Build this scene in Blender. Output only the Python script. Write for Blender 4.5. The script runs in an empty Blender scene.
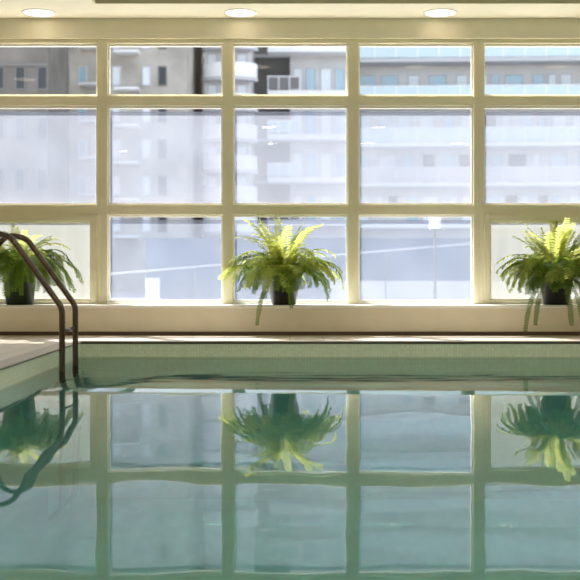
import bpy, bmesh, math, random
from mathutils import Vector, Matrix
random.seed(7)
S = bpy.context.scene
C = S.collection
PI = math.pi

# ------------------------------------------------------------------ materials
def nmat(name):
    m = bpy.data.materials.new(name); m.use_nodes = True
    nt = m.node_tree; nt.nodes.clear()
    out = nt.nodes.new('ShaderNodeOutputMaterial')
    return m, nt, out

def pmat(name, col, rough=0.6, metal=0.0, var=0.06, scale=6.0, spec=0.4, coat=0.0, bump=0.0):
    m, nt, out = nmat(name)
    b = nt.nodes.new('ShaderNodeBsdfPrincipled')
    b.inputs['Roughness'].default_value = rough
    b.inputs['Metallic'].default_value = metal
    b.inputs['Specular IOR Level'].default_value = spec
    b.inputs['Coat Weight'].default_value = coat
    tc = nt.nodes.new('ShaderNodeTexCoord')
    n = nt.nodes.new('ShaderNodeTexNoise'); n.inputs['Scale'].default_value = scale; n.inputs['Detail'].default_value = 4
    nt.links.new(tc.outputs['Object'], n.inputs['Vector'])
    r = nt.nodes.new('ShaderNodeValToRGB')
    lo = [max(0, c * (1 - var)) for c in col]; hi = [min(1, c * (1 + var)) for c in col]
    r.color_ramp.elements[0].position = 0.3; r.color_ramp.elements[1].position = 0.7
    r.color_ramp.elements[0].color = (*lo, 1); r.color_ramp.elements[1].color = (*hi, 1)
    nt.links.new(n.outputs['Fac'], r.inputs['Fac'])
    nt.links.new(r.outputs['Color'], b.inputs['Base Color'])
    if bump:
        bp = nt.nodes.new('ShaderNodeBump'); bp.inputs['Distance'].default_value = bump
        nt.links.new(n.outputs['Fac'], bp.inputs['Height']); nt.links.new(bp.outputs['Normal'], b.inputs['Normal'])
    nt.links.new(b.outputs['BSDF'], out.inputs['Surface'])
    return m

def emat(name, col, strength):
    m, nt, out = nmat(name)
    e = nt.nodes.new('ShaderNodeEmission'); e.inputs['Color'].default_value = (*col, 1); e.inputs['Strength'].default_value = strength
    nt.links.new(e.outputs['Emission'], out.inputs['Surface'])
    return m

def tile_mat(name, col, grout, size, rough=0.25, plane='XZ', gap=0.06, var=0.08):
    """square mosaic tiles with grout, laid in object space"""
    m, nt, out = nmat(name)
    b = nt.nodes.new('ShaderNodeBsdfPrincipled'); b.inputs['Roughness'].default_value = rough
    tc = nt.nodes.new('ShaderNodeTexCoord')
    sp = nt.nodes.new('ShaderNodeSeparateXYZ'); nt.links.new(tc.outputs['Object'], sp.inputs['Vector'])
    cb = nt.nodes.new('ShaderNodeCombineXYZ')
    nt.links.new(sp.outputs[plane[0]], cb.inputs['X']); nt.links.new(sp.outputs[plane[1]], cb.inputs['Y'])
    br = nt.nodes.new('ShaderNodeTexBrick')
    br.offset = 0.0; br.squash = 1.0
    br.inputs['Scale'].default_value = 1.0
    br.inputs['Brick Width'].default_value = size; br.inputs['Row Height'].default_value = size
    br.inputs['Mortar Size'].default_value = size * gap; br.inputs['Mortar Smooth'].default_value = 0.1
    br.inputs['Color1'].default_value = (*[c * (1 - var) for c in col], 1)
    br.inputs['Color2'].default_value = (*[min(1, c * (1 + var)) for c in col], 1)
    br.inputs['Mortar'].default_value = (*grout, 1)
    nt.links.new(cb.outputs['Vector'], br.inputs['Vector'])
    nt.links.new(br.outputs['Color'], b.inputs['Base Color'])
    nt.links.new(b.outputs['BSDF'], out.inputs['Surface'])
    return m

def glass_mat(name, refl=1.0):
    """clear window pane: fresnel mirror over transparency"""
    m, nt, out = nmat(name)
    fr = nt.nodes.new('ShaderNodeFresnel'); fr.inputs['IOR'].default_value = 1.52
    mu = nt.nodes.new('ShaderNodeMath'); mu.operation = 'MULTIPLY'; mu.inputs[1].default_value = refl; mu.use_clamp = True
    t = nt.nodes.new('ShaderNodeBsdfTransparent'); t.inputs['Color'].default_value = (0.95, 0.97, 0.97, 1)
    g = nt.nodes.new('ShaderNodeBsdfGlossy'); g.inputs['Roughness'].default_value = 0.0
    mx = nt.nodes.new('ShaderNodeMixShader')
    nt.links.new(fr.outputs['Fac'], mu.inputs[0]); nt.links.new(mu.outputs[0], mx.inputs['Fac'])
    nt.links.new(t.outputs['BSDF'], mx.inputs[1]); nt.links.new(g.outputs['BSDF'], mx.inputs[2])
    nt.links.new(mx.outputs['Shader'], out.inputs['Surface'])
    return m

def film_mat(name, col, dens, var=0.12, streak=(1.2, 1.2, 1.2), through=(1, 1, 1)):
    """hazy solar film: partly clear, partly glowing with the light behind it"""
    m, nt, out = nmat(name)
    t = nt.nodes.new('ShaderNodeBsdfTransparent')
    t.inputs['Color'].default_value = (*through, 1)
    tl = nt.nodes.new('ShaderNodeBsdfTranslucent'); tl.inputs['Color'].default_value = (*col, 1)
    tc = nt.nodes.new('ShaderNodeTexCoord')
    mp = nt.nodes.new('ShaderNodeMapping'); mp.inputs['Scale'].default_value = streak
    n = nt.nodes.new('ShaderNodeTexNoise'); n.inputs['Scale'].default_value = 2.0; n.inputs['Detail'].default_value = 3
    nt.links.new(tc.outputs['Object'], mp.inputs['Vector']); nt.links.new(mp.outputs['Vector'], n.inputs['Vector'])
    mr = nt.nodes.new('ShaderNodeMapRange')
    mr.inputs['From Min'].default_value = 0.3; mr.inputs['From Max'].default_value = 0.7
    mr.inputs['To Min'].default_value = dens - var; mr.inputs['To Max'].default_value = dens + var
    nt.links.new(n.outputs['Fac'], mr.inputs['Value'])
    mx = nt.nodes.new('ShaderNodeMixShader')
    nt.links.new(mr.outputs['Result'], mx.inputs['Fac'])
    nt.links.new(t.outputs['BSDF'], mx.inputs[1]); nt.links.new(tl.outputs['BSDF'], mx.inputs[2])
    nt.links.new(mx.outputs['Shader'], out.inputs['Surface'])
    return m

def leaf_mat(name, c1, c2, tr):
    m, nt, out = nmat(name)
    tc = nt.nodes.new('ShaderNodeTexCoord')
    n = nt.nodes.new('ShaderNodeTexNoise'); n.inputs['Scale'].default_value = 9.0
    nt.links.new(tc.outputs['Object'], n.inputs['Vector'])
    r = nt.nodes.new('ShaderNodeValToRGB')
    r.color_ramp.elements[0].position = 0.35; r.color_ramp.elements[1].position = 0.65
    r.color_ramp.elements[0].color = (*c1, 1); r.color_ramp.elements[1].color = (*c2, 1)
    nt.links.new(n.outputs['Fac'], r.inputs['Fac'])
    b = nt.nodes.new('ShaderNodeBsdfPrincipled'); b.inputs['Roughness'].default_value = 0.7; b.inputs['Specular IOR Level'].default_value = 0.12
    nt.links.new(r.outputs['Color'], b.inputs['Base Color'])
    tl = nt.nodes.new('ShaderNodeBsdfTranslucent'); tl.inputs['Color'].default_value = (*tr, 1)
    mx = nt.nodes.new('ShaderNodeMixShader'); mx.inputs['Fac'].default_value = 0.55
    nt.links.new(b.outputs['BSDF'], mx.inputs[1]); nt.links.new(tl.outputs['BSDF'], mx.inputs[2])
    nt.links.new(mx.outputs['Shader'], out.inputs['Surface'])
    return m

def water_mat():
    m, nt, out = nmat('pool_water')
    tc = nt.nodes.new('ShaderNodeTexCoord')
    def noise(scale, amp, detail):
        mp = nt.nodes.new('ShaderNodeMapping'); mp.inputs['Scale'].default_value = scale
        n = nt.nodes.new('ShaderNodeTexNoise'); n.inputs['Scale'].default_value = 1.0; n.inputs['Detail'].default_value = detail
        n.inputs['Roughness'].default_value = 0.4
        nt.links.new(tc.outputs['Object'], mp.inputs['Vector']); nt.links.new(mp.outputs['Vector'], n.inputs['Vector'])
        mu = nt.nodes.new('ShaderNodeMath'); mu.operation = 'MULTIPLY'; mu.inputs[1].default_value = amp
        nt.links.new(n.outputs['Fac'], mu.inputs[0])
        return mu
    a = noise((1.1, 0.9, 1), 0.0035, 0.0)
    b = noise((3.2, 2.6, 1), 0.0010, 0.0)
    c = noise((7.0, 4.5, 1), 0.00035, 1.0)
    a2 = nt.nodes.new('ShaderNodeMath'); a2.operation = 'ADD'
    nt.links.new(a.outputs[0], a2.inputs[0]); nt.links.new(b.outputs[0], a2.inputs[1])
    ad = nt.nodes.new('ShaderNodeMath'); ad.operation = 'ADD'
    nt.links.new(a2.outputs[0], ad.inputs[0]); nt.links.new(c.outputs[0], ad.inputs[1])
    bp = nt.nodes.new('ShaderNodeBump'); bp.inputs['Distance'].default_value = 1.0; bp.inputs['Strength'].default_value = 1.0
    # long swell rising towards the far side in the near half of the pool
    sx = nt.nodes.new('ShaderNodeSeparateXYZ'); nt.links.new(tc.outputs['Object'], sx.inputs['Vector'])
    def mth(op, a_, b_):
        q = nt.nodes.new('ShaderNodeMath'); q.operation = op
        for i_, v_ in enumerate((a_, b_)):
            if isinstance(v_, (int, float)): q.inputs[i_].default_value = v_
            else: nt.links.new(v_, q.inputs[i_])
        return q.outputs[0]
    yy = mth('MAXIMUM', mth('SUBTRACT', 6.4, sx.outputs['Y']), 0.0)
    sw = mth('MULTIPLY', mth('POWER', mth('MINIMUM', yy, 5.2), 3.0), -0.000145)
    # finer ripples over the far half
    mr = nt.nodes.new('ShaderNodeMapRange'); mr.interpolation_type = 'SMOOTHSTEP'
    mr.inputs['From Min'].default_value = 6.5; mr.inputs['From Max'].default_value = 7.2
    nt.links.new(sx.outputs['Y'], mr.inputs['Value'])
    far = mth('MULTIPLY', noise((1.6, 5.0, 1), 0.0024, 1.0).outputs[0], mr.outputs['Result'])
    # one low wave rolling across the pool
    yl = mth('ADD', sx.outputs['Y'], mth('MULTIPLY', sx.outputs['X'], 0.075))
    yl = mth('ADD', yl, noise((0.9, 0.2, 1), 0.12, 1.0).outputs[0])
    m1 = nt.nodes.new('ShaderNodeMapRange')
    m1.inputs['From Min'].default_value = 6.36; m1.inputs['From Max'].default_value = 6.56
    nt.links.new(yl, m1.inputs['Value'])
    m3 = nt.nodes.new('ShaderNodeMapRange'); m3.interpolation_type = 'SMOOTHSTEP'
    m3.inputs['From Min'].default_value = -1.60; m3.inputs['From Max'].default_value = -0.92; m3.inputs['To Max'].default_value = 0.051
    nt.links.new(sx.outputs['X'], m3.inputs['Value'])
    m4 = nt.nodes.new('ShaderNodeMapRange')
    m4.inputs['From Min'].default_value = 6.56; m4.inputs['From Max'].default_value = 9.6; m4.inputs['To Min'].default_value = 1.0; m4.inputs['To Max'].default_value = 0.0
    nt.links.new(yl, m4.inputs['Value'])
    wave = mth('MULTIPLY', mth('MULTIPLY', m1.outputs['Result'], m4.outputs['Result']), m3.outputs['Result'])
    tot = mth('ADD', mth('ADD', ad.outputs[0], sw), mth('ADD', far, wave))
    nt.links.new(tot, bp.inputs['Height'])
    gl = nt.nodes.new('ShaderNodeBsdfGlossy'); gl.inputs['Roughness'].default_value = 0.0
    rf = nt.nodes.new('ShaderNodeBsdfRefraction'); rf.inputs['IOR'].default_value = 1.33; rf.inputs['Roughness'].default_value = 0.0
    rf.inputs['Color'].default_value = (0.78, 0.97, 0.97, 1)
    fr = nt.nodes.new('ShaderNodeFresnel'); fr.inputs['IOR'].default_value = 1.6
    mx = nt.nodes.new('ShaderNodeMixShader')
    for x in (gl, rf, fr): nt.links.new(bp.outputs['Normal'], x.inputs['Normal'])
    nt.links.new(fr.outputs['Fac'], mx.inputs['Fac'])
    tp = nt.nodes.new('ShaderNodeBsdfTransparent'); tp.inputs['Color'].default_value = (0.78, 0.97, 0.97, 1)
    m2 = nt.nodes.new('ShaderNodeMixShader'); m2.inputs['Fac'].default_value = 0.3
    nt.links.new(rf.outputs['BSDF'], m2.inputs[1]); nt.links.new(tp.outputs['BSDF'], m2.inputs[2])
    nt.links.new(m2.outputs['Shader'], mx.inputs[1]); nt.links.new(gl.outputs['BSDF'], mx.inputs[2])
    nt.links.new(mx.outputs['Shader'], out.inputs['Surface'])
    return m

M = {
 'frame': pmat('olive_frame_paint', (0.77, 0.71, 0.52), 0.45, var=0.03),
 'header': pmat('tan_wall_paint', (0.80, 0.75, 0.58), 0.7, var=0.03),
 'sill': pmat('cream_sill_paint', (0.80, 0.72, 0.57), 0.5, var=0.03),
 'ceil': pmat('cream_ceiling_paint', (0.86, 0.80, 0.66), 0.8, var=0.02),
 'recess': pmat('olive_recess_paint', (0.52, 0.49, 0.33), 0.8, var=0.02),
 'wall': pmat('warm_wall_paint', (0.80, 0.74, 0.60), 0.8, var=0.03),
 'base': pmat('dark_brown_base', (0.10, 0.065, 0.04), 0.5),
 'sill_top': pmat('sunlit_white_sill', (0.93, 0.90, 0.84), 0.35, var=0.02),  # whiter than the wall below, so the sunlit line is painted in
 'bead': pmat('white_bead', (0.90, 0.88, 0.82), 0.5, var=0.02),
 'deck': tile_mat('deck_tile', (0.64, 0.56, 0.48), (0.46, 0.38, 0.30), 0.30, 0.45, 'XY', 0.02, 0.05),
 'coping': pmat('grey_brown_coping', (0.40, 0.36, 0.30), 0.4),
 'gutter': pmat('dark_gutter', (0.09, 0.075, 0.06), 0.6),
 'band_x': tile_mat('cream_mosaic', (0.84, 0.90, 0.72), (0.77, 0.82, 0.65), 0.025, 0.25, 'XZ', 0.10, 0.06),
 'band_y': tile_mat('cream_mosaic_side', (0.84, 0.90, 0.72), (0.77, 0.82, 0.65), 0.025, 0.25, 'YZ', 0.10, 0.06),
 'pool_x': tile_mat('aqua_mosaic_lightened', (0.58, 0.93, 0.76), (0.55, 0.89, 0.73), 0.05, 0.25, 'XZ', 0.08),  # paler than the other basin tiles, putting the water's glow into the colour
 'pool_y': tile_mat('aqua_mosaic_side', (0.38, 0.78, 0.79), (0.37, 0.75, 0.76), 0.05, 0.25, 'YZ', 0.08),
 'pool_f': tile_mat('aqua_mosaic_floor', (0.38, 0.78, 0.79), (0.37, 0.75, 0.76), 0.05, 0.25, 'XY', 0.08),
 'steel': pmat('brushed_bronze_steel', (0.13, 0.10, 0.075), 0.25, 0.85, var=0.05),
 'pot': pmat('black_plastic_pot', (0.022, 0.02, 0.018), 0.4),
 'pot_green': pmat('dark_green_pot', (0.010, 0.022, 0.008), 0.4),
 'soil': pmat('potting_soil', (0.05, 0.035, 0.02), 0.95, scale=60, var=0.4),
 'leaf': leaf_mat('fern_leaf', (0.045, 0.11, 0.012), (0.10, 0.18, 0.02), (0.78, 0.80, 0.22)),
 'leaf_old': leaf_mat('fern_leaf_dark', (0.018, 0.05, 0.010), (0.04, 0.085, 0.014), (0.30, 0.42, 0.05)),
 'glass': glass_mat('window_glass'), 'glass_matte': glass_mat('coated_window_glass', 0.35),
 'film': film_mat('haze_film', (0.175, 0.187, 0.226), 0.47, 0.05, through=(0.62, 0.64, 0.68)),
 'film_low': film_mat('haze_film_low', (0.165, 0.182, 0.226), 0.38, 0.05, through=(0.72, 0.75, 0.82)),
 'frost': film_mat('frosted_film', (0.123, 0.126, 0.118), 0.82, 0.08, (6, 1, 0.4)),
 'lamp': emat('fill_lamp_glow', (1.0, 0.88, 0.70), 58.0), 'lamp_dim': emat('lamp_soft_glow', (1.0, 0.86, 0.66), 3.2),  # the strong glow serves only the added, unseen lamps
 'trim': pmat('white_lamp_trim', (0.9, 0.88, 0.82), 0.4, var=0.02),
 'water': water_mat(),
 # outside
 'asphalt': pmat('pale_pavement', (0.22, 0.215, 0.22), 0.9, scale=1.0),
 'dark_wall': pmat('dark_brown_facade', (0.16, 0.145, 0.13), 0.8, scale=0.6, var=0.25),
 'concrete': pmat('mottled_concrete', (0.40, 0.37, 0.33), 0.9, scale=0.5, var=0.3),
 'pale': pmat('pale_facade', (0.54, 0.53, 0.53), 0.8, scale=0.5, var=0.08),
 'white_slab': pmat('white_slab', (0.74, 0.73, 0.73), 0.7, var=0.03),
 'grey_slab': pmat('grey_slab', (0.46, 0.46, 0.48), 0.7, var=0.05),
 'blue_wall': pmat('blue_grey_wall', (0.07, 0.11, 0.17), 0.8, scale=0.4, var=0.12),
 'gap': pmat('dark_grey_facade', (0.17, 0.165, 0.16), 0.8),  # even dark grey for facade, ledges, frames and posts
 'oglass': pmat('dark_window_glass', (0.045, 0.05, 0.055), 0.35, spec=0.25),
 'bglass': pmat('blue_window_glass', (0.30, 0.42, 0.50), 0.12, spec=0.7),
 'curtain': pmat('pale_curtained_window', (0.66, 0.69, 0.72), 0.5, var=0.05),
 'rail_glass': pmat('pale_balcony_glass', (0.46, 0.56, 0.60), 0.15, spec=0.6),
 'post': pmat('dark_post', (0.05, 0.05, 0.055), 0.5),
 'lantern': pmat('white_lantern_panel', (0.92, 0.91, 0.88), 0.4),
}

# ------------------------------------------------------------------ mesh helpers
class MB:
    def __init__(self): self.bm = bmesh.new()
    def box(self, x0, x1, y0, y1, z0, z1, bevel=0.0):
        vs = [self.bm.verts.new(p) for p in ((x0,y0,z0),(x1,y0,z0),(x1,y1,z0),(x0,y1,z0),(x0,y0,z1),(x1,y0,z1),(x1,y1,z1),(x0,y1,z1))]
        fs = [self.bm.faces.new([vs[i] for i in q]) for q in ((0,3,2,1),(4,5,6,7),(0,1,5,4),(1,2,6,5),(2,3,7,6),(3,0,4,7))]
        if bevel:
            es = list({e for f in fs for e in f.edges})
            bmesh.ops.bevel(self.bm, geom=es, offset=bevel, segments=2, affect='EDGES')
        return self
    def quad(self, a, b, c, d):
        self.bm.faces.new([self.bm.verts.new(p) for p in (a, b, c, d)]); return self
    def tube(self, pts, r, seg=14, cap=True):
        pts = [Vector(p) for p in pts]; rings = []
        n = len(pts); up = Vector((0.31, 0.9, 0.12)).normalized()
        for i, p in enumerate(pts):
            d = (pts[min(i+1, n-1)] - pts[max(i-1, 0)]).normalized()
            u = d.cross(up); 
            if u.length < 1e-4: u = d.cross(Vector((1,0,0)))
            u.normalize(); v = d.cross(u).normalized()
            rr = r[i] if isinstance(r, (list, tuple)) else r
            rings.append([self.bm.verts.new(p + (u*math.cos(2*PI*k/seg) + v*math.sin(2*PI*k/seg))*rr) for k in range(seg)])
        for a, b in zip(rings, rings[1:]):
            for k in range(seg):
                f = self.bm.faces.new((a[k], a[(k+1)%seg], b[(k+1)%seg], b[k])); f.smooth = True
        if cap:
            self.bm.faces.new(rings[0][::-1]); self.bm.faces.new(rings[-1])
        return self
    def lathe(self, prof, c=(0,0,0), seg=32, cap_lo=True, cap_hi=False):
        rings = []
        for r, z in prof:
            rings.append([self.bm.verts.new((c[0]+r*math.cos(2*PI*k/seg), c[1]+r*math.sin(2*PI*k/seg), c[2]+z)) for k in range(seg)])
        for a, b in zip(rings, rings[1:]):
            for k in range(seg):
                f = self.bm.faces.new((a[k], a[(k+1)%seg], b[(k+1)%seg], b[k])); f.smooth = True
        if cap_lo: self.bm.faces.new(rings[0][::-1])
        if cap_hi: self.bm.faces.new(rings[-1])
        return self
    def build(self, name, mat, parent=None, **props):
        bmesh.ops.recalc_face_normals(self.bm, faces=self.bm.faces[:])
        me = bpy.data.meshes.new(name); self.bm.to_mesh(me); self.bm.free()
        o = bpy.data.objects.new(name, me); C.objects.link(o)
        me.materials.append(M[mat] if isinstance(mat, str) else mat)
        if parent is not None: o.parent = parent
        for k, v in props.items(): o[k] = v
        return o

def empty(name, loc=(0,0,0), **props):
    o = bpy.data.objects.new(name, None); C.objects.link(o); o.location = loc; o.empty_display_size = 0.1
    for k, v in props.items(): o[k] = v
    return o

def struct(o, label=None, cat=None):
    o['kind'] = 'structure'
    if label: o['label'] = label
    if cat: o['category'] = cat
    return o

# ------------------------------------------------------------------ dimensions
YW = 10.25          # inner face of the window frames
YS = 9.95           # front of the low sill wall
YE = 9.0            # far pool edge
XL = -1.80          # left pool edge
XR = 4.80
WZ = -0.130         # water level
CZ = 3.07           # ceiling
SZ = 0.286          # sill height
RX0, RX1, RY0, RY1 = -6.0, 6.2, -3.0, 10.25
WIN0, PITCH, HALF = -1.834, 1.226, 0.049
TOPZ = 2.876

# ------------------------------------------------------------------ the room
b = MB(); b.box(RX0, XL, RY0, 9.95, -0.35, 0); b.box(XL, XR, YE, 9.95, -0.35, 0); b.box(XR, RX1, RY0, 9.95, -0.35, 0); b.box(XL, XR, RY0, -1.5, -0.35, 0)
struct(b.build('floor', 'deck'), 'pale tiled pool deck around the water', 'floor')
b = MB()   # coping lip with a dark overflow slot below it
b.box(XL-0.02, XR, YE-0.015, YE+0.10, 0.0, 0.006); b.box(XL-0.14, XL+0.015, -1.5, YE-0.015, 0.0, 0.006)
struct(b.build('trim_1', 'coping'), 'grey brown coping strip along the pool edge', 'trim')
b = MB(); b.box(XL+0.012, XR, YE-0.012, YE-0.001, -0.016, 0.0); b.box(XL+0.001, XL+0.012, -1.5, YE-0.012, -0.008, 0.0)
struct(b.build('trim_2', 'gutter'), 'dark slot running under the pool coping', 'trim')
b = MB(); b.box(XL+0.001, XR, YE-0.006, YE-0.0005, -0.30, -0.016)
struct(b.build('trim_3', 'band_x'), 'cream mosaic tile band on the far pool wall', 'tile band')
b = MB(); b.box(XL+0.0005, XL+0.006, -1.5, YE-0.006, -0.30, -0.008)
struct(b.build('trim_4', 'band_y'), 'cream mosaic tile band on the left pool wall', 'tile band')
PD = -1.35
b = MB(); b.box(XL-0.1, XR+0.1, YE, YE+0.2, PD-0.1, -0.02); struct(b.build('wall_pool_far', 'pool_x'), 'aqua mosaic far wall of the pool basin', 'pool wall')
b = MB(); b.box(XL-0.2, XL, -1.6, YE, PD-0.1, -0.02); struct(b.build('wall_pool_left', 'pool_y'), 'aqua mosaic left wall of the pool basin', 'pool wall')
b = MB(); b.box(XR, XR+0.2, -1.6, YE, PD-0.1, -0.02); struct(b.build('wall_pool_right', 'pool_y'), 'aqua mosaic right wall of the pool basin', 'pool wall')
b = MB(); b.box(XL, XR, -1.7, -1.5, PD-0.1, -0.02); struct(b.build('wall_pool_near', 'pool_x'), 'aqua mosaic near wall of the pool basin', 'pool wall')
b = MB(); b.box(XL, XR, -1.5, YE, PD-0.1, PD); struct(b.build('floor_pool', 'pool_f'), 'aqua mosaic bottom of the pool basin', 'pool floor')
b = MB(); b.quad((XL+0.004, -1.5, WZ), (XR, -1.5, WZ), (XR, YE-0.004, WZ), (XL+0.004, YE-0.004, WZ))
w = b.build('pool_water', 'water', kind='stuff', label='calm teal swimming pool water mirroring the window wall', category='water')

# window wall: low wall with sill, header, side piers
b = MB(); b.box(RX0, RX1, YS, 10.55, -0.35, SZ-0.03); struct(b.build('wall_window_lower', 'sill'), 'low cream wall below the windows', 'wall')
b = MB(); b.box(RX0, RX1, YS-0.025, YW+0.15, SZ-0.03, SZ, 0.010); struct(b.build('trim_5', 'sill_top'), 'window sill ledge whitened as if sunlit, carrying the ferns', 'sill')
b = MB(); b.box(RX0, RX1, YS-0.012, YS, 0, 0.035); struct(b.build('baseboard_window', 'base'), 'thin dark brown baseboard at the foot of the sill wall', 'baseboard')
b = MB(); b.box(RX0, RX1, YW-0.03, 10.55, TOPZ, CZ+0.3); struct(b.build('wall_window_header', 'header'), 'tan wall band between windows and ceiling', 'wall')
xa = WIN0 - 2*PITCH; xb = WIN0 + 5*PITCH
b = MB(); b.box(RX0, xa, YW, 10.55, SZ, TOPZ); b.box(xb, RX1, YW, 10.55, SZ, TOPZ); struct(b.build('wall_window_ends', 'header'), 'tan wall piers at both ends of the window wall', 'wall')
b = MB(); b.box(RX0-0.2, RX0, RY0, 10.55, -0.35, CZ+0.3); struct(b.build('wall_left', 'wall'), 'warm painted left wall of the pool room', 'wall')
b = MB(); b.box(RX1, RX1+0.2, RY0, 10.55, -0.35, CZ+0.3); struct(b.build('wall_right', 'wall'), 'warm painted right wall of the pool room', 'wall')
b = MB(); b.box(RX0, RX1, RY0-0.2, RY0, -0.35, CZ+0.3); struct(b.build('wall_back', 'wall'), 'warm painted wall behind the viewer', 'wall')
# ceiling with a raised field over the pool
HX0, HX1, HY0, HY1, HZ = -1.80, XR, -1.5, 9.66, CZ+0.16
b = MB()
b.box(RX0, HX0, RY0, YW, CZ, CZ+0.2); b.box(HX1, RX1, RY0, YW, CZ, CZ+0.2)
b.box(HX0, HX1, HY1, YW, CZ, CZ+0.2); b.box(HX0, HX1, RY0, HY0, CZ, CZ+0.2)
b.box(HX0-0.05, HX1+0.05, HY0-0.05, HY1+0.05, HZ, HZ+0.15)
struct(b.build('ceiling', 'ceil'), 'cream painted ceiling with a raised field above the pool', 'ceiling')
b = MB(); t_ = 0.02
b.box(HX0, HX1, HY1-t_, HY1, CZ-0.004, HZ); b.box(HX0, HX1, HY0, HY0+t_, CZ-0.004, HZ); b.box(HX0, HX0+t_, HY0+t_, HY1-t_, CZ-0.004, HZ); b.box(HX1-t_, HX1, HY0+t_, HY1-t_, CZ-0.004, HZ)
struct(b.build('trim_6', 'recess'), 'olive edge strip around the raised ceiling field', 'trim')

# ------------------------------------------------------------------ windows
Z1, Z2, TH = 1.208, 2.273, 0.046
for n in range(7):
    x0 = WIN0 + (n-2)*PITCH; x1 = x0 + PITCH
    sash = n in (1, 5)
    win = empty('window_%d' % (n+1), (x0, YW, SZ))
    struct(win, ['window bay beyond the left picture edge', 'leftmost window bay with a frosted opening sash at the bottom', 'window bay between the leftmost bay and the middle fern',
                 'middle window bay behind the middle fern', 'window bay just right of the middle fern', 'window bay at the right with frosted sash behind the right fern', 'window bay beyond the right picture edge'][n], 'window')
    def part(mb, name, mat, **kw):
        o = mb.build(name, mat, win, **kw); o.location = (-x0, -YW, -SZ); return o
    g0, g1 = x0+HALF, x1-HALF
    f = MB(); y0, y1 = YW, YW+0.13
    f.box(x0, g0, y0, y1, SZ, TOPZ, 0.004); f.box(g1, x1, y0, y1, SZ, TOPZ, 0.004)
    f.box(g0, g1, y0+0.004, y1, TOPZ-0.04, TOPZ)
    part(f, 'window_frame', 'frame')
    f = MB(); f.box(g0, g1, y0+0.004, y1, SZ, SZ+0.018); part(f, 'bottom_rail', 'bead', label='bottom rail whitened as a bright line')  # white replaces the frame paint here to draw a bright line
    for zc in (Z1, Z2):
        f = MB(); f.box(g0, g1, y0+0.004, y1, zc-TH, zc+TH, 0.004); part(f, 'transom', 'frame')
    panes = [(SZ+0.018, Z1-TH), (Z1+TH, Z2-TH), (Z2+TH, TOPZ-0.04)]
    for i, (za, zb) in enumerate(panes):
        a0, a1, c0, c1 = g0, g1, za, zb
        if sash and i == 0:
            f = MB(); s = 0.062
            f.box(g0, g0+s, YW-0.022, YW+0.09, za, zb, 0.006); f.box(g1-s, g1, YW-0.022, YW+0.09, za, zb, 0.006)
            f.box(g0+s, g1-s, YW-0.022, YW+0.09, zb-s, zb, 0.006); f.box(g0+s, g1-s, YW-0.022, YW+0.09, za, za+0.012)
            sh = part(f, 'sash', 'frame')
            a0, a1, c0, c1 = g0+s, g1-s, za+0.012, zb-s
        bw = 0.017
        f = MB()
        f.box(a0, a0+bw, YW+0.045, YW+0.085, c0, c1); f.box(a1-bw, a1, YW+0.045, YW+0.085, c0, c1)
        f.box(a0+bw, a1-bw, YW+0.045, YW+0.085, c0, c0+bw*1.3); f.box(a0+bw, a1-bw, YW+0.045, YW+0.085, c1-bw*1.3, c1)
        part(f, 'glazing_bead', 'bead')
        yg = YW + 0.07
        f = MB(); f.quad((a0, yg, c0), (a1, yg, c0), (a1, yg, c1), (a0, yg, c1))
        part(f, 'glass_pane', 'glass' if i == 2 else 'glass_matte')
        if i < 2:
            ft = c1 - (0.05 if not (sash and i == 0) else 0.0)
            yf = yg + 0.006
            f = MB(); f.quad((a0+bw, yf, c0), (a1-bw, yf, c0), (a1-bw, yf, ft), (a0+bw, yf, ft))
            part(f, 'haze_film', ('frost' if sash else 'film_low') if i == 0 else 'film', label='whitish frosted film' if (sash and i == 0) else 'pale hazy film on the pane')

# ------------------------------------------------------------------ recessed ceiling lights
def lamp(x, y, z, label, glow='lamp', group='recessed ceiling lights'):
    L = empty('ceiling_light', (x, y, z), label=label, category='ceiling light', group=group)
    R = 0.15
    m = MB(); m.lathe([(R+0.014, 0.0), (R+0.012, -0.008), (R, -0.010), (R-0.012, -0.004), (R-0.012, 0.0)], cap_lo=False); m.build('trim_ring', 'trim', L)
    m = MB(); m.lathe([(R-0.012, -0.003), (R-0.05, -0.006), (0.005, -0.007)], cap_lo=False, cap_hi=True); m.build('diffuser', glow, L)
XS = (-2.39, -0.47, 1.43)
for x, lb in zip(XS, ('round recessed ceiling light at the upper left, above the leftmost window bay', 'round recessed ceiling light in the middle, above the middle window bay', 'round recessed ceiling light at the right, above the bay right of the middle fern')):
    lamp(x, 10.0, CZ, lb, 'lamp_dim')
for x in (3.35, -4.3): lamp(x, 10.0, CZ, 'round recessed ceiling light beyond the picture edge by the windows', 'lamp_dim')
for y in (7.2, 4.4, 1.6, -0.8):  # rows after the first are unseen lamps added to brighten the room
    for x in (-0.39, 1.61, 3.4): lamp(x, y, HZ, 'unseen round recessed ceiling light in the raised field, outside the picture', 'lamp_dim' if y > 7 else 'lamp')
    lamp(-3.4, y, CZ, 'added unseen ceiling light above the left deck, outside the picture', 'lamp_dim' if y > 4 else 'lamp')  # this column is added for fill light, none of it in view

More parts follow.
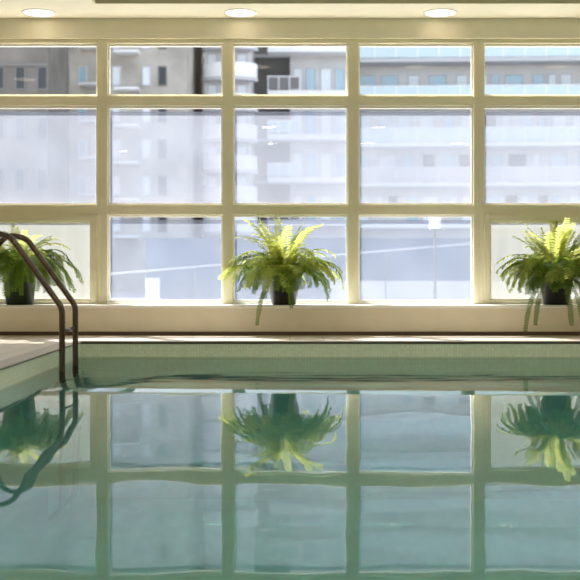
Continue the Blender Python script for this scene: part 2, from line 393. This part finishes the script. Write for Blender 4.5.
# ------------------------------------------------------------------ pool ladder
def arc_path(pts, rad, seg=8):
    pts = [Vector(p) for p in pts]; out = [pts[0]]
    for a, c, d in zip(pts, pts[1:], pts[2:]):
        u = (a-c).normalized(); v = (d-c).normalized()
        ang = u.angle(v); t = rad / math.tan(ang/2); t = min(t, (a-c).length*0.48, (d-c).length*0.48)
        r = t*math.tan(ang/2); bis = (u+v).normalized(); cen = c + bis*(r/math.sin(ang/2))
        s0, s1 = (c+u*t-cen), (c+v*t-cen)
        for k in range(seg+1):
            q = k/seg; om = s0.angle(s1)
            vec = (s0*math.sin((1-q)*om) + s1*math.sin(q*om))/math.sin(om)
            out.append(cen+vec)
    out.append(pts[-1]); return out
lad = empty('pool_ladder', (XL-0.2, 7.98, 0), label='bronze toned steel pool ladder with two bent grab rails at the left edge', category='pool ladder')
def lpart(mb, name, mat, **k):
    o = mb.build(name, mat, lad, **k); o.location = -Vector(lad.location); return o
rx = -1.68
for y in (7.74, 8.22):
    prof = [(-2.44, y, 0.0), (-2.44, y, 0.62), (-2.21, y, 0.90), (-2.06, y, 0.86), (rx, y, 0.335), (rx, y, -1.15), (rx-0.09, y, -1.22)]
    p = arc_path(prof, 0.13)
    m = MB(); m.tube(p, 0.0225, 18); lpart(m, 'rail', 'steel')
    m = MB(); m.lathe([(0.055, 0.0), (0.055, 0.008), (0.035, 0.022), (0.024, 0.026)], (-2.44, y, 0.0)); lpart(m, 'escutcheon', 'steel')
m = MB(); m.tube([(rx, 7.74, 0.165), (rx, 8.22, 0.165)], 0.012, 12); lpart(m, 'cross_bar', 'steel')
for z in (-0.36, -0.62, -0.88):
    m = MB(); m.box(rx-0.04, rx+0.05, 7.75, 8.21, z-0.012, z+0.012, 0.006); lpart(m, 'step', 'steel')

# ------------------------------------------------------------------ ferns
def frond(mb, base, az, elev, length, droop, wid, ymax, twist=0.0, npin=24):
    """arching stem with paired leaflets, all in one mesh builder"""
    p = Vector(base); n = 26; ds = length/n; pts = [p.copy()]; e = elev; a = az
    for i in range(n):
        s = i/n
        e = elev - droop*(s**1.25); a = az + twist*s
        p = p + Vector((math.cos(a)*math.cos(e), math.sin(a)*math.cos(e), math.sin(e)))*ds
        if p.y > ymax: p.y = ymax + (p.y-ymax)*0.02
        if p.z < SZ + 0.01 and p.y > YS - 0.02: p.z = SZ + 0.012      # lies on the sill before dropping over it
        pts.append(p.copy())
    mb.tube(pts, [0.0028*(1-0.7*i/n) for i in range(n+1)], 4, False)
    for j in range(npin):
        s = 0.10 + 0.90*j/(npin-1); f = s*n; i = min(int(f), n-1); q = pts[i].lerp(pts[i+1], f-i)
        d = (pts[i+1]-pts[i])
        if d.length < 1e-6: continue
        d.normalize()
        side = d.cross(Vector((0,0,1)))
        if side.length < 0.15: side = Vector((-math.sin(az), math.cos(az), 0))
        side.normalize(); nrm = side.cross(d).normalized()
        L = wid*(max(0.0, math.sin(PI*min(1, 0.12+0.88*max(0, 1-s)**0.8)))**0.6)*random.uniform(0.8, 1.15)+0.006
        w = length/npin*0.52
        for sg in (-1, 1):
            tip = q + side*sg*L + d*L*0.45 - nrm*L*random.uniform(0.05, 0.45)
            mid = q.lerp(tip, 0.45)
            for v in (tip, mid):
                if v.y > ymax+0.02: v.y = ymax+0.02
            vs = [mb.bm.verts.new(v) for v in (q - d*w*0.35, mid - d*w*0.75 + nrm*0.004, tip, mid + d*w*0.75 + nrm*0.004, q + d*w*0.35)]
            mb.bm.faces.new(vs)

def fern(x, label, pot_mat, pot_h, r0, r1, seed, n_out, n_up, n_dark, drops, spread, rise, dk=1.0):
    random.seed(seed)
    y = 10.10
    F = empty('potted_fern', (x, y, SZ), label=label, category='potted fern', group='ferns in pots along the window sill')
    def fp(mb, name, mat, **k):
        o = mb.build(name, mat, F, **k); o.location = (-x, -y, -SZ); return o
    m = MB(); h = pot_h
    m.lathe([(r0*0.93, 0.001), (r0, 0.008), (r1*0.97, h*0.86), (r1*1.06, h*0.87), (r1*1.07, h), (r1*0.98, h), (r1*0.93, h*0.9)], (x, y, SZ)); fp(m, 'pot', pot_mat)
    m = MB(); m.lathe([(0.005, h*0.93), (r1*0.5, h*0.94), (r1*0.94, h*0.9)], (x, y, SZ), cap_lo=False); fp(m, 'soil', 'soil')
    ymax = 10.255
    top = SZ + h*0.95
    fo = MB(); fd = MB()
    for i in range(n_out):           # arching outer fronds
        az = 2*PI*i/n_out + random.uniform(-.2, .2)
        if math.sin(az) > 0.5 and random.random() < 0.5: az = random.choice((random.uniform(-.3, .4), PI+random.uniform(-.4, .3)))
        rr = r1*random.uniform(0.3, 0.8)
        el = math.radians(random.uniform(28, 80))
        ln = spread*random.uniform(0.55, 1.15)
        frond(fd if random.random() < 0.24 else fo, (x+math.cos(az)*rr, y+math.sin(az)*rr, top), az, el, ln, el+math.radians(random.uniform(45, 95)), 0.060, ymax, random.uniform(-.3, .3))
    for i in range(n_up):            # upright young fronds
        az = random.uniform(0, 2*PI); el = math.radians(random.uniform(66, 88)); rr = r1*random.uniform(0, 0.6)
        frond(fo, (x+math.cos(az)*rr, y+math.sin(az)*rr, top), az, el, rise*random.uniform(0.75, 1.1), math.radians(random.uniform(30, 95)), 0.050, ymax, random.uniform(-.5, .5))
    fp(fo, 'foliage', 'leaf')
    fo = fd
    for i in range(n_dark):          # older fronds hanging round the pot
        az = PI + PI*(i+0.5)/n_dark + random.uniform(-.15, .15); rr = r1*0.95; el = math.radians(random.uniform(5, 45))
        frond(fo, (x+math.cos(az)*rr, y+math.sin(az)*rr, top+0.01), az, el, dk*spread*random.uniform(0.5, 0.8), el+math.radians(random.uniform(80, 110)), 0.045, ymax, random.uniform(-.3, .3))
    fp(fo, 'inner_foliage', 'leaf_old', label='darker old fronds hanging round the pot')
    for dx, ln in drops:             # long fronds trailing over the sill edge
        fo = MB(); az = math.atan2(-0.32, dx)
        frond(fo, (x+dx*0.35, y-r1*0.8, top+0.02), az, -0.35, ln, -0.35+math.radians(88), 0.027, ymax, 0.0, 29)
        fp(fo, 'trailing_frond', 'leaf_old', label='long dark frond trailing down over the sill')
fern(-2.60, 'leftmost potted fern on the sill, half hidden by the ladder rails', 'pot_green', 0.40, 0.13, 0.165, 11, 54, 14, 60, [(0.10, 0.42), (-0.16, 0.62), (-0.24, 0.6)], 0.46, 0.46, 1.55)
fern(-0.06, 'middle potted fern with wide spreading yellow green fronds in a black pot', 'pot', 0.30, 0.115, 0.17, 23, 100, 28, 24, [(-0.16, 0.66), (0.06, 0.45)], 0.56, 0.60)
fern(2.56, 'rightmost potted fern, bushiest, its fronds trailing over the sill edge', 'pot', 0.30, 0.12, 0.17, 37, 130, 34, 46, [(-0.28, 0.74), (-0.22, 0.66), (0.0, 0.66), (0.06, 0.70), (0.14, 0.66)], 0.54, 0.56)

# ------------------------------------------------------------------ outside
def PX(x, Y): return (x-290)*Y/1050
def PZ(y, Y): return 0.6+(272-y)*Y/1050
GZ = -0.6
b = MB(); b.box(-140, 140, 10.8, 220, GZ-0.4, GZ); struct(b.build('street_ground', 'asphalt'), 'pale pavement outside the windows', 'ground')

def grp_boxes(par, name, mat, boxes):
    """each box is a part of its own"""
    for bx in boxes:
        MB().box(*bx).build(name, mat, par)

def windows_on(par, Y, cells, mats):
    """framed windows standing a little proud of the facade at Y; pane is a sub-part"""
    for i, (xa, xb, za, zb) in enumerate(cells):
        f = MB(); t = 0.08
        f.box(xa, xa+t, Y-0.07, Y, za, zb); f.box(xb-t, xb, Y-0.07, Y, za, zb); f.box(xa+t, xb-t, Y-0.07, Y, zb-t, zb); f.box(xa+t, xb-t, Y-0.07, Y, za, za+t)
        w_ = f.build('window', 'gap' if mats[i % len(mats)] == 'oglass' else 'grey_slab', par)
        MB().box(xa+t, xb-t, Y-0.03, Y, za+t, zb-t).build('pane', mats[i % len(mats)], w_)

# A: dark block on the far left
Y = 60
A = empty('apartment_building', (PX(-60, Y), Y, GZ), label='dark brown building with tall dark windows at the far left', category='building')
def at0(o_, root):
    for c in [k for k in bpy.data.objects if k.parent == root]:
        c.location = tuple(-v for v in root.location)
MB().box(PX(-190, Y), PX(48, Y), Y, Y+5.5, GZ, 21).build('wall', 'dark_wall', A)
cells = []
for r in range(7):
    z0 = PZ(90, Y) - 0 + (r-4)*2.9
    if z0 < 0: continue
    for px in (-75, -52, -29, -6, 15, 37): cells.append((PX(px, Y), PX(px+11, Y), z0, z0+1.35))
windows_on(A, Y, cells, ['oglass'])
grp_boxes(A, 'ledge', 'gap', [(PX(-190, Y), PX(48, Y), Y-0.12, Y, z, z+0.15) for z in (PZ(66, Y), PZ(117, Y), PZ(168, Y))])
at0(A, A)

# B: mottled concrete tower
Y = 66
B = empty('apartment_building', (PX(118, Y), Y, GZ), label='grey concrete tower with small balconies left of the curved balconies', category='building')
MB().box(PX(50, Y), PX(187, Y), Y, Y+12, GZ, 24).build('wall', 'concrete', B)
cells = []
for r in range(9):
    z0 = PZ(86, Y) + (r-5)*2.3
    if z0 < 1.4: continue
    for px in (60, 78, 112, 142, 158): cells.append((PX(px, Y), PX(px+9, Y), z0, z0+1.25))
windows_on(B, Y, cells, ['oglass', 'bglass', 'curtain', 'curtain', 'oglass'])
for r in range(8):
    z0 = PZ(92, Y) + (r-4)*2.3
    if z0 < 0.8: continue
    MB().box(PX(116, Y), PX(140, Y), Y-1.0, Y, z0, z0+0.16).build('balcony', 'white_slab', B)
    MB().box(PX(82, Y), PX(99, Y), Y-0.9, Y, z0+0.3, z0+0.46).build('balcony', 'pale', B)
at0(B, B)

# C: dark recessed wall between the towers
Y = 80
Cb = empty('apartment_building', (PX(230, Y), Y, GZ), label='dark grey building set back between the tower and the white balconies', category='building')
MB().box(PX(180, Y), PX(302, Y), Y, Y+12, GZ, 26).build('wall', 'gap', Cb)
grp_boxes(Cb, 'ledge', 'grey_slab', [(PX(180, Y), PX(302, Y), Y-0.2, Y, PZ(p, Y), PZ(p, Y)+0.25) for p in (58, 100, 142, 184)])
at0(Cb, Cb)

# D: curved white balconies
Y = 70
D = empty('apartment_building', (PX(228, Y), Y, GZ), label='pale building with rounded balconies behind the second and middle bays', category='building')
xc = PX(230, Y); r_ = PX(258, Y)-xc
MB().box(PX(204, Y), PX(250, Y), Y+0.3, Y+9, GZ, 24).build('wall', 'pale', D)
for k in range(-1, 7):
    z0 = PZ(78, Y) - k*2.05
    if z0 < 0.6: continue
    def disc(rad, za, zb, name, mat):
        m = MB(); lo, hi = [], []
        for i in range(17):
            a = PI + PI*i/16; lo.append((xc+math.cos(a)*rad, Y+0.3+math.sin(a)*rad*0.6, za)); hi.append((xc+math.cos(a)*rad, Y+0.3+math.sin(a)*rad*0.6, zb))
        vl = [m.bm.verts.new(p) for p in lo]; vh = [m.bm.verts.new(p) for p in hi]
        for i in range(16): m.bm.faces.new((vl[i], vl[i+1], vh[i+1], vh[i]))
        m.bm.faces.new(vl[::-1]); m.bm.faces.new(vh); m.bm.faces.new((vl[0], vh[0], vh[-1], vl[-1]))
        m.build(name, mat, D)
    disc(r_, z0-0.22, z0, 'balcony', 'grey_slab')
    disc(r_*0.97, z0, z0+0.95, 'parapet', 'white_slab')
    windows_on(D, Y+0.3, [(PX(207, Y), PX(217, Y), z0+0.1, z0+1.7), (PX(236, Y), PX(247, Y), z0+0.1, z0+1.7)], ['curtain'])
at0(D, D)

# E: white balcony block in the middle bay
Y = 76
E = empty('apartment_building', (PX(318, Y), Y, GZ), label='white building with square balconies behind the middle bay', category='building')
MB().box(PX(290, Y), PX(352, Y), Y, Y+3.6, GZ, 26).build('wall', 'pale', E)
for p in (12, 54, 97, 140, 182, 224):
    z0 = PZ(p, Y)
    MB().box(PX(268, Y), PX(352, Y), Y-1.6, Y, z0-0.18, z0+0.22).build('balcony', 'white_slab', E)
    # railing: posts and top bar round a pale glass panel
    f = MB(); zr = z0+1.15
    f.box(PX(268, Y), PX(300, Y), Y-1.6, Y-1.54, zr, zr+0.08)
    for q in (268, 278.5, 289, 299.2): f.box(PX(q, Y), PX(q, Y)+0.07, Y-1.6, Y-1.54, z0+0.22, zr)
    rl = f.build('railing', 'white_slab', E)
    MB().box(PX(268.6, Y), PX(299, Y), Y-1.58, Y-1.56, z0+0.3, zr).build('glass_panel', 'rail_glass' if p in (140, 182) else 'gap', rl)
    windows_on(E, Y, [(PX(293, Y), PX(303, Y), z0+0.25, z0+2.1), (PX(306, Y), PX(316, Y), z0+0.25, z0+2.1), (PX(320, Y), PX(332, Y), z0+0.25, z0+2.1), (PX(335, Y), PX(345, Y), z0+0.25, z0+2.1)], ['curtain', 'bglass', 'curtain', 'bglass'])
at0(E, E)

# F: long balcony block on the right
Y = 78
Fb = empty('apartment_building', (PX(480, Y), Y, GZ), label='long pale building with glass fronted balconies filling the right bays', category='building')
bld = []
x0, x1 = PX(353, Y), PX(720, Y)
bld.append(MB().box(x0, x1, Y, Y+12, GZ, 27).build('wall', 'pale', Fb))
for k, p in enumerate((20, 62, 104, 145, 184, 225)):
    z0 = PZ(p, Y)
    MB().box(x0, x1, Y-1.7, Y, z0-0.28, z0).build('balcony', 'grey_slab' if k < 3 else 'white_slab', Fb)
    if k < 5:
        f = MB(); f.box(x0, x1, Y-1.68, Y-1.60, z0+1.05, z0+1.12)
        xx = x0
        while xx < x1: f.box(xx, xx+0.06, Y-1.68, Y-1.62, z0, z0+1.05); xx += 1.55
        rl = f.build('railing', 'white_slab', Fb)
        MB().box(x0, x1, Y-1.655, Y-1.635, z0+0.06, z0+1.05).build('glass_panel', 'rail_glass' if k < 4 else 'pale', rl)
    cells = []; px = 358; i = 0; rnd = random.Random(k*5+1); mats = []
    while px < 700:
        wd = rnd.choice((9, 12, 15, 18)); 
        cells.append((PX(px, Y), PX(px+wd, Y), z0+0.15 if wd > 10 else z0+0.9, z0+2.2)); mats.append(rnd.choice(('bglass', 'curtain', 'curtain', 'bglass', 'oglass') if k > 2 else ('curtain', 'curtain', 'bglass'))); px += wd + rnd.choice((3, 5, 9))
    for c_, m_ in zip(cells, mats): windows_on(Fb, Y, [c_], [m_])
at0(Fb, Fb)
Fb.rotation_euler = (0, 0, math.radians(-2.5))

# low blue-grey building in front
Y = 46
G = empty('low_building', (PX(300, Y), Y, GZ), label='low dark blue grey flat roofed building seen through the bottom panes', category='building')
MB().box(PX(146, Y), PX(640, Y), Y, Y+6, GZ, PZ(240, Y)).build('wall', 'blue_wall', G)
MB().box(PX(144, Y), PX(642, Y), Y-0.12, Y+6.1, PZ(240, Y), PZ(238, Y)).build('roof_edge', 'blue_wall', G)
MB().box(PX(330, Y), PX(640, Y), Y-0.10, Y, GZ, PZ(281, Y)).build('plinth', 'pale', G)
at0(G, G)
# sloping white handrail
Y = 45.6
R_ = empty('handrail', (PX(290, Y), Y, GZ), label='thin white sloping handrail in front of the low blue grey building', category='handrail')
pa, pb = (PX(100, Y), Y-0.3, PZ(275, Y)), (PX(480, Y), Y-0.3, PZ(243, Y))
MB().tube([pa, pb], 0.03, 10).build('top_rail', 'grey_slab', R_)
for q in (0.02, 0.25, 0.5, 0.75, 0.98):
    p = Vector(pa).lerp(Vector(pb), q)
    MB().tube([(p.x, p.y, GZ), p], 0.02, 8).build('post', 'gap', R_)
at0(R_, R_)
# pale kiosk-like boxes on the pavement
Y = 44
Kx = empty('utility_cabinet', (PX(153, Y), Y, GZ), label='small white utility cabinet on the pavement, second bay from left', category='cabinet')
m = MB(); m.box(PX(147, Y), PX(160, Y), Y-0.5, Y-0.05, GZ, PZ(279, Y), 0.02); m.build('body', 'white_slab', Kx)
m = MB(); m.box(PX(146.4, Y), PX(160.6, Y), Y-0.54, Y-0.02, PZ(279, Y), PZ(278, Y)); m.build('lid', 'pale', Kx)
at0(Kx, Kx)
# street lantern
Y = 30
Lx = empty('street_lantern', (PX(435, Y), Y, GZ), label='street lamp with a square white lantern right of the middle fern', category='street lamp')
m = MB(); m.tube([(PX(435, Y), Y, GZ), (PX(435, Y), Y, PZ(229, Y))], [0.05, 0.03], 12); m.build('post', 'post', Lx)
m = MB(); m.box(PX(430, Y), PX(440, Y), Y-0.15, Y+0.15, PZ(229, Y), PZ(215, Y), 0.01); m.build('lantern', 'lantern', Lx)
m = MB(); m.lathe([(0.24, 0), (0.20, 0.05), (0.05, 0.14), (0.0001, 0.15)], (PX(435, Y), Y, PZ(215, Y)), 4); m.build('cap', 'post', Lx)
m = MB(); m.box(PX(429, Y), PX(441, Y), Y-0.17, Y+0.17, PZ(230.5, Y), PZ(229, Y)); m.build('base_plate', 'post', Lx)
at0(Lx, Lx)

# ------------------------------------------------------------------ light
world = bpy.data.worlds.new('sky'); S.world = world; world.use_nodes = True
nt = world.node_tree; nt.nodes.clear()
o = nt.nodes.new('ShaderNodeOutputWorld'); bg = nt.nodes.new('ShaderNodeBackground')
sky = nt.nodes.new('ShaderNodeTexSky'); sky.sky_type = 'NISHITA'; sky.sun_disc = False
sky.sun_elevation = math.radians(52); sky.sun_rotation = math.radians(-40); sky.air_density = 1.0; sky.dust_density = 2.0
bg.inputs['Strength'].default_value = 0.5
hs = nt.nodes.new('ShaderNodeHueSaturation'); hs.inputs['Saturation'].default_value = 0.45
nt.links.new(sky.outputs['Color'], hs.inputs['Color']); nt.links.new(hs.outputs['Color'], bg.inputs['Color']); nt.links.new(bg.outputs['Background'], o.inputs['Surface'])
sun = bpy.data.lights.new('sun', 'SUN'); sun.energy = 23.0; sun.angle = math.radians(0.8); sun.color = (1.0, 0.95, 0.86)
so = bpy.data.objects.new('sun', sun); C.objects.link(so)
d = Vector((0.75, -1.0, -1.72)).normalized()
so.rotation_euler = d.to_track_quat('-Z', 'Y').to_euler(); so.location = (-8, 20, 18)

# ------------------------------------------------------------------ camera
cam = bpy.data.cameras.new('camera'); co = bpy.data.objects.new('camera', cam); C.objects.link(co)
co.location = (0, 0, 0.6); co.rotation_euler = (PI/2, 0, 0)
cam.sensor_width = 36; cam.lens = 36*1050/580
cam.shift_y = -(290-272)/580
cam.clip_end = 500; cam.clip_start = 0.05
cam.dof.use_dof = True; cam.dof.focus_distance = 10.0; cam.dof.aperture_fstop = 2.0
S.camera = co

S.view_settings.view_transform = 'Standard'
try: S.view_settings.look = 'None'
except Exception: pass
S.view_settings.gamma = 1.0; S.view_settings.use_curve_mapping = False
S.view_settings.exposure = 0.42
S.render.film_transparent = False
cy = S.cycles
cy.use_denoising = True
cy.max_bounces = 14; cy.transparent_max_bounces = 16; cy.diffuse_bounces = 6; cy.glossy_bounces = 6; cy.transmission_bounces = 8
cy.sample_clamp_indirect = 12.0
